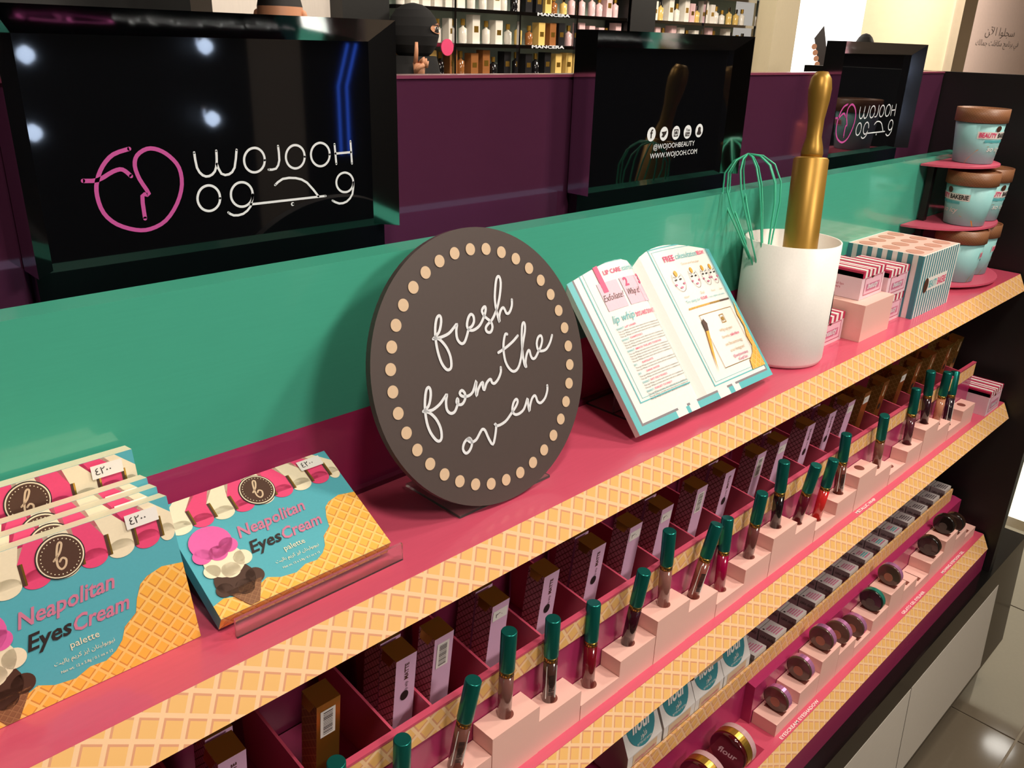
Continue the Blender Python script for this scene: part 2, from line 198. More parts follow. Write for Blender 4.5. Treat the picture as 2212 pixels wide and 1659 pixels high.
vm=MB().box(.5,1.25,-.95,-.87,0,1.66,BLK).build('vanity_mirror_board'); tag(vm,'black vanity board carrying round bulbs behind the viewer','mirror')
for x in (1.5,1.53): tag(MB().tube([(x,-.8,1.3),(x,-.8,1.5),(x+.04,-.8,1.62)],.004,mat('blue_neon',(60,110,255),.5,0,0,5)).build('neon_strip'),'thin blue neon strip reflected in black glass, '+('left' if x==1.5 else 'right')+' one','light')
# ---------- gondola
G=thing('display_gondola','black makeup gondola with coral shelves and waffle print edges','display stand')
XL,XE=-.6,2.0885
for z,y,bk in ((1.2,.507,.70),(.9006,.4703,.70),(.559,.4377,.70)):
    s=MB().prism([(bk,z),(y,z),(y-.0176,z-.034),(bk,z-.034)],XL,XE,PINK).build('shelf_board',G)
    MB().add([(XL,y-.0004,z-.0003),(XE,y-.0004,z-.0003),(XE,y-.018,z-.0343),(XL,y-.018,z-.0343)],[(0,1,2,3)],WAF,[(XL,0),(XE,0),(XE,.038),(XL,.038)]).build('waffle_edge',s)
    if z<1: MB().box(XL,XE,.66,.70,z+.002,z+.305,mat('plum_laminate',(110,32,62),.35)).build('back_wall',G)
MB().box(XL,XE,.668,.70,1.2,1.2925,MAG).build('back_riser',G); MB().box(XL,2.05,.668,.70,1.2925,1.4497,GRN).build('back_panel',G,bev=.0015)
MB().box(XL,XE,.4205,.70,.4612,.525,MAG).build('fascia',G)
bs=MB().prism([(.3945,.4612),(.377,.13),(.41,.13),(.41,0),(1.1,0),(1.1,.4612)],XL,2.355,mat('black_gloss_laminate',(14,13,12),.15)).build('base_cabinet',G)
for a,b in ((XL,1.619),(1.623,2.17)): MB().hexa([(a,.3775,.142),(b,.3775,.142),(b,.40,.142),(a,.40,.142),(a,.3905,.395),(b,.3905,.395),(b,.41,.395),(a,.41,.395)],mat('white_panel_laminate',(205,198,186),.4)).build('white_panel',bs)
MB().box(2.095,2.125,.405,1.1,.4615,1.61,BLK).build('end_panel',G); 
PM=mat('pink_mirror_acrylic',(170,90,140),.07,.85)
MB().box(XL,2.09,.76,.785,.47,1.6066,PM).build('pink_partition',G); MB().box(XL,2.09,.758,.787,1.6066,1.61,mat('pink_edge',(180,90,120),.2,.6)).build('partition_cap',G)
for t,x,w,z,y in (('METALLIC WHIP',1.336,.075,.9006,.474),('EYESCREAM EYESHADOW',1.117,.133,.559,.4405),('GELATO GEL EYELINER',1.62,.114,.559,.4405),('MOWING EYEMOON GEL',1.837,.131,.559,.4405)):
    k=Ink();k.text(t,0,0,w,WHT,0,.01,0,.0062);k.build('ledge_lettering',lambda u,v,h,x=x,y=y,z=z:(x+u,y+v,z+h),G)
# brand panels
for i,(a,b) in enumerate(((.187,.5417),(.847,1.208),(1.508,1.867))):
    P=thing('brand_panel',['black glass panel with large pink and white face logo','black glass panel with row of social icons','small far black glass panel with pink and white logo'][i],'sign',(a,.72,1.2)); w=b-a
    MB().box(.004,w-.004,.022,.036,.002,.459,BLKG).build('glass',P)
    o=.0175
    MB().hexa([(0,0,.4625),(o,.022,.4425),(w-o,.022,.4425),(w,0,.4625),(0,.036,.4625),(o,.036,.4425),(w-o,.036,.4425),(w,.036,.4625)],CHR).build('frame_top',P)
    MB().hexa([(0,0,.262),(0,.036,.262),(o,.036,.262),(o,.022,.262),(0,0,.4625),(0,.036,.4625),(o,.036,.4425),(o,.022,.4425)],CHR).build('frame_side',P)
    MB().hexa([(w,0,.262),(w-o,.022,.262),(w-o,.036,.262),(w,.036,.262),(w,0,.4625),(w-o,.022,.4425),(w-o,.036,.4425),(w,.036,.4625)],CHR).build('frame_side',P)
    k=Ink()
    if i!=1:
        for q in LOGO_PINK: k.rib(q,.0035,LOGP)
        for q in LOGO_WHITE: k.rib(q,.0022,GREYW,0,1 if len(q)==2 else 2)
        fn=lambda u,v,h:(u+.0205,.0219-h,v+.45)
    else:
        for j,(x,z) in enumerate(ICONS):
            k.ell(x,z,.0098,.0098,GREYW)
            if j==0:k.text('f',x-.003,z-.005,.006,DRK,1,.03,0,.012)
            elif j==1:k.poly([(x-.006,z-.004),(x,z-.005),(x+.005,z),(x+.006,z+.004),(x+.001,z+.003),(x-.006,z+.003),(x-.003,z-.001)],DRK,1)
            elif j==2:k.frame(x-.005,x+.005,z-.005,z+.005,.0014,DRK,1);k.ell(x,z,.0025,.0025,DRK,1)
            elif j==3:k.text('You',x-.005,z+.001,.010,DRK,1,.02);k.rect(x-.0055,x+.0055,z-.006,z-.0005,DRK,1);k.text('Tube',x-.0048,z-.005,.0096,GREYW,2)
            else:k.poly([(x-.006,z-.004),(x-.003,z-.006),(x+.003,z-.006),(x+.006,z-.004),(x+.0035,z),(x+.0035,z+.004),(x,z+.006),(x-.0035,z+.004),(x-.0035,z)],DRK,1)
        for t,a0,b0 in (('@WOJOOHBEAUTY',ICON_TEXT[0],ICON_TEXT[1]),('WWW.WOJOOH.COM',ICON_TEXT[2],ICON_TEXT[3])): k.text(t,a0[0],a0[1]-.004,b0[0]-a0[0],GREYW,0,0,0,.0075)
        fn=lambda u,v,h:(u-a,.0219-h,v-1.2)
    k.build('logo_print',fn,P)
# ---------- round sign
T=math.radians(17.1); sg=thing('round_sign','round brown sign reading fresh from the oven','sign',SIGN_C,(-T,0,0))
ds=MB().lathe([(.1418,.0005),(.1418,.008)],mat('brown_sign_board',(74,62,58),.55),96).build('disc',sg); ds.rotation_euler=(-math.pi/2,0,0)
k=Ink()
for i in range(36): a=.0384+math.pi/18*i; k.ell(.12*math.sin(a),.12*math.cos(a),.0061,.0061,TAN)
k.build('dot_ring',FRONT,sg); k=Ink()
for q in SIGN_STROKES: k.rib(q,.0030,GREYW)
k.build('lettering',FRONT,sg)
st=MB().box(-.066,.066,-.033,.056,0,.003,ACR).build('acrylic_foot',sg); st.matrix_parent_inverse=Matrix(); st.matrix_world=Matrix()
st.location=(0,0,0); st.matrix_basis=(Matrix.Translation(SIGN_C)@Matrix.Rotation(-T,4,'X')).inverted()@Matrix.Translation((.549,.585,1.2005))
# ---------- palettes
def emblem(k,x,y,r,l=4):
    k.ell(x,y,r,r,DRK,l,40);k.ell(x,y,r*.95,r*.95,CREAM,l+1,40);k.ell(x,y,r*.89,r*.89,BRN,l+2,40)
    for i in range(30): a=i*math.pi/15; k.ell(x+r*.78*math.cos(a),y+r*.78*math.sin(a),r*.028,r*.028,CREAM,l+3,6)
    k.rib([(x+r*a,y+r*b) for a,b in [(-.3,-.1),(-.02,.15),(.15,.5),(.1,.62),(-.02,.5),(-.15,.05),(-.2,-.35),(-.08,-.55),(.1,-.45),(.18,-.2),(.05,-.08),(-.08,-.2)]],r*.09,TAN,l+3)
def art():
    k=Ink();W,H=.166,.119; k.rect(0,W,0,H,mat('aqua_card',(96,182,190),.45))
    k.poly([(.166,0),(.166,.064),(.150,.067),(.138,.064),(.132,.06),(.127,.05),(.124,.04),(.114,.033),(.110,.024),(.104,.018),(.096,.014),(.085,.015),(.074,.011),(.060,.013),(.05,.018),(.03,.010),(.01,.016),(0,.013),(0,0)],WAF2,1)
    for i in range(9):
        a,b=i*W/8.6,(i+1)*W/8.6; s=(i-4)*.0035
        if b>W:b=W
        c=(INKP if i%2 else CREAM); k.poly([(a,.092),(b,.092),(b,.106),(a,.106)],c,2);k.poly([(a,.106),(b,.106),(max(0,min(W,b-s)),H),(max(0,min(W,a-s)),H)],c,2);k.ell((a+b)/2,.092,(b-a)/2,.007,c,2)
        k.rect(a,a+.002,.09,.106,BRN,3);k.rect(a+.002,a+.0033,.09,.106,GOLD,3)
    emblem(k,.085,.102,.0165)
    k.text('Neapolitan',.048,.062,.066,PRN,3,.02,.3,.012,.05);k.text('Eyes',.050,.044,.029,DRK,3,.02,.3,.012,.03);k.text('Cream',.080,.0445,.040,PRN,3,.02,.3,.012,.03);k.text('palette',.076,.034,.02,CREAM,3)
    k.text('\ufe96\ufef4\ufedf\ufe8e\ufe91 \ufee2\ufef3\ufeae\ufedb \ufeb0\ufef3\ufe8d \ufee5\ufe8e\ufe98\ufef4\ufedf\ufeee\ufe91\ufeee\ufef4\ufee7',.063,.026,.042,CREAM,3);k.text('Net wt. 12 x 2.8g / 0.1 oz x 12',.066,.019,.036,CREAM,3)
    k.poly([(.014,.02),(.046,.02),(.034,.0005),(.026,.0005)],CUPL,4)
    for c,pts in ((mat('choc_scoop_ink',(74,44,30),.5),[(.026,.028,.017),(.014,.022,.007),(.03,.018,.008),(.042,.024,.008)]),(CREAM,[(.026,.047,.017),(.013,.042,.007),(.027,.037,.008),(.041,.044,.008)]),(mat('pink_scoop_ink',(226,95,165),.5),[(.024,.068,.018),(.012,.058,.008),(.025,.056,.008),(.036,.06,.008)])):
        for x,y,r in pts:k.ell(x,y,r,r*.92,c,5 if c is CREAM else 4 if 'choc' in c.name else 6)
    return k
def palette(label,loc,rot,group='eyeshadow palettes'):
    p=thing('eyeshadow_palette',label,'makeup palette',loc,rot,group); MB().box(0,.166,0,.015,0,.119,mat('aqua_card'),{1:CREAM,0:WAF2}).build('carton',p,bev=.001); art().build('printed_front',FRONT,p)
    s=Ink();s.rect(.132,.156,.104,.115,WHT,9);s.text('\u0664\u0662\u0660\u0660',.135,.107,.012,DRK,10);s.build('price_sticker',FRONT,p); return p
palette('teal ice cream palette in front of the leaning stack',(.046,.5555,1.2003),(-math.radians(15),0,0))
for i,(y,z) in enumerate(((.5755,1.2003),(.5955,1.2003),(.628,1.215))): palette('teal ice cream palette leaning '+['second','third','last and highest'][i]+' in the stack',(.046,y,z),(-math.radians([14,13,9][i]),0,0))
palette('teal ice cream palette tilted alone on clear stand',(.2245,.5425,1.217),(-math.radians(63.2),0,0))
e=thing('acrylic_easel','clear acrylic easel holding the single teal palette','stand',(.232,.545,1.2)); MB().box(0,.165,.012,.1,0,.003,ACR).build('base',e); MB().box(0,.165,-.012,-.009,0,.018,ACR).build('front_lip',e)
# ---------- open booklet
bk=thing('open_booklet','open booklet with teal borders and printed lip care pages','booklet',(.7563,.5371,1.212),(-math.radians(39.5),0,0)); GX=.13
def pg(u,v,h=0):
    d=(GX-u)/GX if u<GX else (u-GX)/(.311-GX); bump=.014*math.sin(min(1,max(0,d))**.6*math.pi)*(1 if u>GX else .8); return (u,-bump-h,v)
vs=[];fs=[];nu=24
for i in range(nu+1):
    for v in (0,.24): x,y,z=pg(.311*i/nu,v); vs+=[(x,y,z),(x,.008,z)]
for i in range(nu):
    a=4*i; fs+=[(a,a+4,a+6,a+2),(a+1,a+3,a+7,a+5),(a,a+1,a+5,a+4),(a+2,a+6,a+7,a+3)]
fs+=[(0,2,3,1),(4*nu,4*nu+1,4*nu+3,4*nu+2)]
MB().add(vs,fs,WHT).build('page_block',bk)
k=Ink(); k.frame(0,.311,0,.24,.009,TEAL);k.frame(.009,.302,.009,.231,.003,mat('grey_shadow_ink',(130,125,130),.6))
k.frame(.022,.127,.035,.225,.0016,TEAL,1);k.frame(.159,.300,.017,.221,.0016,TEAL,1);k.frame(.028,.124,.04,.219,.0006,TEAL,1);k.frame(.164,.296,.022,.216,.0006,TEAL,1)
k.text('LIP CARE',.06,.203,.033,INKP,2,.02);k.text('essentials',.095,.203,.027,TEAL,2,0,.3,.008)
for i,x in enumerate((.041,.081,.113)):
    k.rect(x,min(x+.035,.126),.156,.194,PALE,2); k.text(str(i+1),x+.006,.182,.008,INKP,3,.03); 
k.text('Exfoliate!',.041,.169,.034,BRN,3,0,.3,.009);k.text('Whip it!',.083,.169,.026,BRN,3,0,.3,.009);k.text('lip whip',.039,.139,.038,TEAL,3,0,.3,.011);k.text("DO'S AND DONUTS",.08,.139,.044,INKP,3,.02,0,.006)
yy=.130
for hd,ls in (('LIP LINER',3),('CHAPSTICKS',3),('SMACK THE LIPS TOGETHER',4),('EXFOLIATE',2),('DRINK WATER',2),('EAT OILY FOODS',2),('FORGET TO ENJOY',3)):
    p='DO' if hd in('EXFOLIATE','DRINK WATER') else 'DONUT'; k.text(p,.039,yy,.003*len(p)*.8,TEAL,3,.02,0,.0026);k.text(hd,.053,yy,.0022*len(hd),INKP,3,.01,0,.0026);yy-=.0037
    for _ in range(ls): k.text('The Lip Whips are best worn alone and not in competition with',.039,yy,.08,DRK,3,0,0,.002);yy-=.0034
    yy-=.0015
k.text('FREE',.18,.198,.024,INKP,3,.02);k.text('cakesultation',.207,.199,.058,TEAL,3,0,.3,.009);k.text('BELOW!',.268,.2,.022,INKP,3,.02,0,.006);k.text('Choose your face shape',.213,.189,.05,TAN,3)
for i,(x,n) in enumerate(((.19,'Heart'),(.23,'Oval'),(.262,'Round'),(.286,'Square'))):
    y=.168; w_=.0125-.001*i; k.rib([(x+w_*math.sin(a),y-.016*math.cos(a)) for a in [j*.5-2.3 for j in range(10)]],.0005,BRN,3,2)
    for s_ in (-1,1): k.ell(x+s_*.0052,y+.002,.0026,.0012,DRK,3);k.rib([(x+s_*.003,y+.005),(x+s_*.008,y+.007)],.0007,DRK,3,1);k.ell(x+s_*.009,y-.005,.0024,.0016,PRN,3)
    k.ell(x,y+.011,.0035,.0045,AMB,3);k.ell(x,y-.010,.0035,.0014,PRN,3);k.text(n,x-.005,y-.026,.011,TAN,3)
k.text('Try using our',.183,.134,.035,TEAL,3);k.text('FLOUR',.22,.134,.018,INKP,3,.02);k.text('to bake, brighten, and contour',.24,.134,.05,TEAL,3,0,0,.003)
for i in range(30): k.ell(.183+i*.0038,.126,.0016,.0016,AMB if i<14 else GOLD if i<22 else BRN,3,10)
k.frame(.195,.288,.034,.114,.0008,GOLD,3);k.frame(.243,.255,.094,.107,.0012,GOLD,3);k.ell(.249,.1,.0032,.0032,GOLD,3)
for t,x,y,w_,m in (('Whip up your',.226,.083,.037,TAN),('favorite',.224,.073,.02,TAN),('cake face',.247,.073,.027,INKP),('and be sure to tag',.223,.062,.05,TAN),('us on Instagram!',.228,.052,.042,TAN),('@beautybakeriemakeup',.228,.043,.044,PRN),('#CaughtCakin',.237,.037,.028,PRN)): k.text(t,x,y,w_,m,4,.01,0,.0045)
k.poly([(.302,.121),(.294,.1),(.297,.08),(.290,.066),(.292,.05),(.282,.04),(.265,.032),(.26,.018),(.302,.018)],WAF2,5);k.poly([(.199,.108),(.193,.104),(.192,.09),(.199,.09),(.203,.1)],BRN,6);k.poly([(.192,.09),(.199,.09),(.185,.055),(.178,.033),(.183,.06)],AMB,6)
k.build('printed_pages',lambda u,v,h:pg(u,v,h),bk)
tag(MB().box(.80,1.02,.56,.66,1.2002,1.203,ACR).box(.80,1.02,.612,.615,1.203,1.29,ACR).build('acrylic_bookrest'),'clear acrylic rest behind the open booklet','stand')
# ---------- cup, whisk, pin
cp=thing('white_utensil_cup','large white cup holding whisk and golden rolling pin','cup',(1.1786,.5946,1.2)); WC=mat('white_ceramic',(240,236,230),.45)
MB().lathe([(.06,0),(.067,.002),(.0697,.008),(.07,.185),(.0672,.185),(.0668,.01),(.01,.009)],WC,64).build('body',cp,True)
k=Ink();emblem(k,0,0,.038); k.build('emblem_print',lambda u,v,h:((.0702+h*.6)*math.cos(-.62+u/.07),(.0702+h*.6)*math.sin(-.62+u/.07),.083+v),cp)
rp=thing('rolling_pin','golden rolling pin standing in the white cup','rolling pin',(1.171,.5725,1.214)); rp.rotation_mode='QUATERNION'; rp.rotation_quaternion=Vector((0,0,1)).rotation_difference(Vector((.1533,.1125,.98)).normalized()); GP=mat('gold_paint',(168,128,52),.4,.55)
MB().lathe([(.024,0),(.0253,.002),(.0253,.288),(.023,.2905)],GP,48).build('roller',rp,True); MB().lathe([(.015,.2905),(.016,.296),(.0145,.306),(.011,.32),(.0115,.345),(.0155,.372),(.0165,.388),(.0145,.402),(.009,.411)],GP,32).build('handle',rp,True)
wk=thing('whisk','mint green wire whisk leaning out of the white cup','whisk'); MW=mat('mint_wire',(70,190,150),.35); A=Vector((1.125,.60,1.30)); D=(Vector((1.122,.656,1.5055))-A); ax=D.normalized(); a1=ax.orthogonal().normalized();b1=ax.cross(a1)
MB().tube([A-ax*.07,A],.006,MW).build('handle',wk)
for i in range(5):
    an=i*math.pi/5; d=a1*math.cos(an)+b1*math.sin(an); L_=D.length
    MB().tube([A+ax*L_*t+d*(s*.041*f) for s,t,f in [(1,0,.05),(1,.2,.2),(1,.45,.58),(1,.65,.9),(1,.78,1),(1,.9,.86),(1,.97,.5),(1,1,0),(-1,.97,.5),(-1,.9,.86),(-1,.78,1),(-1,.65,.9),(-1,.45,.58),(-1,.2,.2),(-1,0,.05)]],.0013,MW,6).build('wire_loop',wk,True)
# ---------- boxes on top shelf
def balm(label,x,y,z,w=.086,d=.085,h=.049):
    p=thing('balm_box',label,'box',(x,y,z),(0,0,0),'pink striped balm boxes'); RED=mat('raspberry_ink',(185,40,80),.5); MB().box(0,w,0,d,0,h-.004,mat('blush_card',(238,205,215),.5)).build('carton',p,bev=.001)
    b=MB()
    for i in range(11): b.box(w*i/11,w*(i+1)/11,-.0008,d+.0008,h-.012,h+.001*math.sin(i),RED if i%2==0 else WHT)
    b.build('striped_lid',p); k=Ink();k.rect(.012,w-.008,.006,h*.72,PALE,0);k.frame(.012,w-.008,.006,h*.72,.001,RED,1);k.rect(.02,w-.016,.012,h*.5,PRN,1);k.ell(w*.45,h*.82,.006,.007,BRN,2);k.rect(w*.6,w*.85,h*.76,h*.95,WHT,2);k.text('beauty',.024,.016,w*.45,GREYW,3,.02,.3);k.build('printed_label',FRONT,p)
    k=Ink();k.text('For Use:',.02,h*.55,.02,RED);k.text('on face and lips',.02,h*.42,.035,RED);k.text('by lip lovers',.02,h*.3,.03,RED);k.build('side_lettering',lambda u,v,h_:(-h_,d-u,v),p)
balm('pink striped balm box low between cup and peach block',1.249,.5625,1.2); balm('pink striped balm box sitting on top of peach block',1.361,.5546,1.2635); balm('pink striped balm box low between peach block and striped cube',1.458,.551,1.2); balm('pink striped balm box stacked beside the striped cube',1.455,.549,1.2505,.084)
tag(MB().box(1.341,1.4525,.533,.655,1.2002,1.263,PEA).build('peach_block',bev=.001),'plain peach block under a striped balm box','block')
cu=thing('striped_holder','teal and white striped cube with round brush holes','holder',(1.543,.5288,1.2)); cb=MB().box(0,.172,0,.139,0,.116,WHT).build('cube',cu,bev=.001); k=Ink(); TS=mat('teal_stripe_ink',(70,140,150),.5)
for i in range(15): k.rect(.172*i/15,.172*(i+.5)/15,0,.116,TS)
k.rect(.035,.135,.045,.07,WHT,1);k.ell(.037,.057,.011,.014,BRN,2);k.text('BEAUTY',.052,.05,.036,TEAL,2,.02,0,.014);k.text('BAKERIE',.092,.05,.040,INKP,2,.02,0,.014);k.build('front_stripes',FRONT,cu); k=Ink()
for i in range(8): k.rect(.139*i/7.5,min(.139,.139*(i+.5)/7.5),0,.116,TS)
k.build('side_stripes',lambda u,v,h:(-h,.139-u,v),cu); k=Ink();k.rect(.003,.169,.003,.136,PEA)
k.build('peach_top',lambda u,v,h:(u,v,.116+h),cu)
for i in range(4):
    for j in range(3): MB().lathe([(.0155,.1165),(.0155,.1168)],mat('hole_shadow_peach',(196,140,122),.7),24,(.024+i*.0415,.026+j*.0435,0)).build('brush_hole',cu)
ts=thing('tier_stand','three tier coral stand holding ice cream tubs','stand',(1.925,.666,1.2))
for z,rx,ry in ((.006,.163,.152),(.1184,.155,.127),(.2367,.115,.108)):
    n=24; P=[(rx*math.cos(math.pi+math.pi*i/n),ry*math.sin(math.pi+math.pi*i/n)) for i in range(n+1)]; m=len(P)
    MB().add([(*p,z) for p in P]+[(*p,z+.004) for p in P],[tuple(range(m))[::-1],tuple(range(m,2*m))]+[(i,(i+1)%m,m+(i+1)%m,m+i) for i in range(m)],mat('coral_tier',(210,90,115),.4)).build('tier_plate',ts)
MB().box(-.075,-.06,-.014,-.002,.01,.2365,BLK).build('post',ts)
for x in (-.02,.08): MB().box(x,x+.012,-.13,-.12,0,.006,mat('coral_tier')).build('foot',ts)
def tub(label,x,y,z,rot):
    p=thing('ice_cream_tub',label,'tub',(x,y,z),(0,0,rot),'ice cream tubs on the tier stand'); MB().lathe([(.036,0),(.038,.001),(.0465,.082)],mat('mint_tub_card',(150,205,205),.5),40).build('cup',p,True); MB().lathe([(.0475,.08),(.0495,.081),(.0495,.107),(.0475,.107),(.0475,.104)],CUPL,40).build('lid',p,True)
    k=Ink();k.poly([(-.05,0),(.06,0),(.055,.012),(.03,.02),(.01,.03),(-.01,.036),(-.03,.028),(-.045,.01)],AMB);k.rect(-.035,.042,.05,.064,WHT,1);k.text('BEAUTY',-.032,.053,.033,INKP,2,.03,0,.009);k.text('BAKERIE',.004,.053,.035,DRK,2,.03,0,.009);k.ell(.002,.07,.006,.006,BRN,2);k.rect(-.02,.025,.043,.048,TEAL,1);k.text('so icy',-.012,.026,.034,WHT,2,.01,.3)
    def fn(u,v,h): r=.0384+v*.1037+h; a=-math.pi/2+u/.042; return (r*math.cos(a),r*math.sin(a),v)
    k.build('printed_wrap',fn,p)
tub('mint ice cream tub alone on the top tier',1.937,.612,1.441,-.45); tub('mint ice cream tub turned sideways on the middle tier',1.893,.588,1.323,-2.2); tub('mint ice cream tub at right behind on middle tier',1.985,.592,1.323,-.4); tub('mint ice cream tub half hidden by striped cube',1.878,.58,1.2102,.7); tub('mint ice cream tub at right of bottom tier',1.972,.585,1.2102,.6)
# ---------- shelf 2
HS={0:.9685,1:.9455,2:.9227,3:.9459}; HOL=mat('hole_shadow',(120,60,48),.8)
RS=thing('tester_riser','stepped peach riser holding lip gloss testers on middle shelf','riser',(0,0,.9006))
for kk in range(-5,20):
    x=.4704+.07195*kk; MB().box(x+.0003,x+.0717,.4835 if kk%2 else .483,.5137,0,HS[kk%4]-.9006,PEA).build('step_block',RS)
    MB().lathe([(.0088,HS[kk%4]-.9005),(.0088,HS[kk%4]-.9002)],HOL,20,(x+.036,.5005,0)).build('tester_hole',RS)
tr=thing('carton_tray','magenta divided tray with waffle front on middle shelf','tray',(0,0,.9006)); XT=1.95
MB().box(XL,XT,.5145,.655,0,.05,MAG).build('tray_base',tr); MB().box(XL,XT,.5145,.519,.05,.0915,MAG).build('front_fascia',tr); MB().box(XL,XT,.5125,.519,.0915,.1195,WAF).build('waffle_strip',tr); MB().box(XL,XT,.512,.5195,.1195,.1228,PINK).build('strip_cap',tr)
CX=[.205,.30,.39,.4386,.519,.60,.684,.757,.8245,.906,.977,1.065,1.13,1.22,1.295,1.366,1.4296,1.508,1.592,1.663,1.736,1.83,1.888]
for i in range(len(CX)): MB().hexa([(CX[i]-.020,.52,.05),(CX[i]-.0172,.52,.05),(CX[i]-.0172,.655,.05),(CX[i]-.020,.655,.05),(CX[i]-.020,.52,.1195),(CX[i]-.0172,.52,.1195),(CX[i]-.0172,.655,.135),(CX[i]-.020,.655,.135)],PINK).build('divider',tr)
LIL=mat('lilac_card',(222,180,212),.4)
def carton(label,x,y,gold,style,row,rz=0):
    p=thing('lip_carton',label,'carton',(x,y,.952),(math.radians(6.5),0,rz),'lip cartons in '+row+' row'); w=.0255
    MB().box(0,w,0,w,0,.1305,GLAT if gold else LAT,{2:GOLD if gold else LIL,4:GOLD if gold else LIL,1:GOLD}).build('carton_body',p); MB().hexa([(-.0006,.003,.1306),(-.0002,.003,.1306),(-.0002,.022,.1306),(-.0006,.022,.1306),(-.004,.006,.122),(-.0036,.006,.122),(-.0036,.019,.122),(-.004,.019,.122)],GOLD).build('tuck_flap',p); k=Ink()
    if style==0:
        k.text('METALLIC' if gold else 'MATTE',.016,.1,.022,BRN if not gold else CREAM,1,.02,0,.005,math.pi/2);k.ell(.0127,.078,.005,.0065,DRK,1);k.text('lip whip',.016,.084,.012,BRN,1,0,.3,.004,math.pi/2)
    elif style==1:
        k.rect(.004,.02,.088,.122,WHT,1)
        for j in range(14): k.rect(.007,.017,.091+j*.0021,.091+j*.0021+random.choice((.0007,.0012)),DRK,2)
    else: k.rect(.002,.0235,.108,.122,WHT,1);k.text('\u0663\u0666\u0660',.006,.112,.01,DRK,2)
    k.build('printed_face',FRONT,p)
for i,x in enumerate(CX):
    g=i>=16 or i==1; carton(('gold' if g else 'pink')+' lattice lip carton, '+ORD[i]+' from left in front row',x,.553,g,[0,1,0,1,2,0,0,2,2,1,0,1,2,0,0,2,2,0,2,0,0,0,0][i],'front',math.pi/2 if i in(2,6,7,11,15) and False else 0)
    if i%2==0: carton(('gold' if g else 'pink')+' lattice lip carton behind, '+ORD[i//2]+' from left in back row',x+.004,.585,g,0,'back')
cols=[(112,70,62),(118,76,70),(70,45,40),(110,15,28),(52,16,26),(140,92,84),(132,72,62),(150,10,60),(110,60,58),(28,18,20),(92,20,36),(205,42,42),(110,60,50),(130,85,72),(88,42,52),(50,24,32),(190,130,100),(36,22,34)]
nm='brown taupe,rosy taupe,dark brown,deep red,maroon black,pinkish taupe,warm brown,magenta,mauve brown,near black,wine red,bright red,chestnut brown with barcode,bronze brown,burgundy,dark plum,bronze tan,black plum with barcode'.split(',')
CAPM=mat('teal_metal_cap',(30,128,118),.3,.75)
def gloss(label,b,ax,col,sticker,i):
    p=thing('lip_gloss_tube',label,'lip gloss',b,(0,0,0),'lip gloss testers'); p.rotation_mode='QUATERNION'; p.rotation_quaternion=Vector((0,0,1)).rotation_difference(Vector(ax))
    MB().lathe([(.0078,.0003),(.0081,.056)],mat('gloss_%d'%i,col,.12,0,0,0,.6),24).build('body',p,True); MB().lathe([(.0079,.056),(.0079,.0625)],GOLD,24).build('collar',p,True); MB().lathe([(.0084,.0625),(.0087,.064),(.0087,.1115),(.008,.1128)],CAPM,28).build('cap',p,True)
    k=Ink();k.text('BEAUTY BAKERIE',-.02,.0572,.04,DRK,0,.02,0,.004);k.build('collar_lettering',lambda u,v,h:((.008+h)*math.cos(-1.9+u/.008),(.008+h)*math.sin(-1.9+u/.008),v),p)
    if sticker:
        k=Ink();k.rect(-.0065,.0065,.006,.052,WHT)
        for j in range(16): k.rect(-.003,.003,.012+j*.0018,.0128+j*.0018+random.random()*.0006,DRK,1)
        k.build('barcode_sticker',lambda u,v,h:((.0083+h)*math.cos(-2.1+u/.008),(.0083+h)*math.sin(-2.1+u/.008),v),p)
for i,(kk,b,ax) in enumerate(TUBES): gloss(nm[i]+' lip gloss with teal cap, '+ORD[i+2]+' tester from left',b,ax,cols[i],i in(0,2,6,12,17),i)
for j,kk in enumerate((-3,-2)): gloss('taupe lip gloss with teal cap at '+('far left edge' if j==0 else 'left, second')+' of testers',(.4704+.07195*kk+.036,.501,HS[kk%4]),(0,-.06,.998),(120,80,72),0,20+j)
balm('large pink striped box at right end of middle shelf',1.9643,.4725,.9008,.086,.15,.057); balm('pink box stacked on tray end under top shelf',1.955,.524,1.0245,.04,.06,.05) if False else None
# ---------- shelf 3
H3={0:.0254,1:.0497,2:.0755,3:.050}
JR=thing('jar_riser','stepped peach riser with slots holding pot jars on bottom shelf','riser',(0,0,.559))
for kk in range(13):
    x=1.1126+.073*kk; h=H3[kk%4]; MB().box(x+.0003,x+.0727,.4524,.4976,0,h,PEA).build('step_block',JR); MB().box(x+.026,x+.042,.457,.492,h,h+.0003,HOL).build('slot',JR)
RB=thing('bottom_tray','magenta riser tray with waffle strip on bottom shelf','tray',(0,0,.559))
MB().prism([(.4985,0),(.4985,.079),(.515,.0825),(.655,.0825),(.655,0)],1.107,2.065,MAG).build('riser_box',RB); MB().box(.0,1.107,.516,.655,0,.0825,MAG).build('recessed_wall',RB); MB().box(0,2.03,.513,.517,.083,.1155,WAF).build('waffle_strip',RB)
MB().box(1.02,1.075,.45,.505,0,.0003,mat('crimson_recess',(150,30,60),.4)).build('recess',RB)
jn=[(0,'pink'),(1,'pink'),(2,'pink'),(3,'pink'),(4,'pink'),(5,'teal'),(6,'pink'),(9,'black'),(10,'black'),(11,'black')]; RC={'pink':mat('pink_foil_ring',(225,150,205),.2,.6),'teal':mat('teal_foil_ring',(60,160,140),.2,.6),'black':mat('black_gold_ring',(70,48,38),.2,.6)}
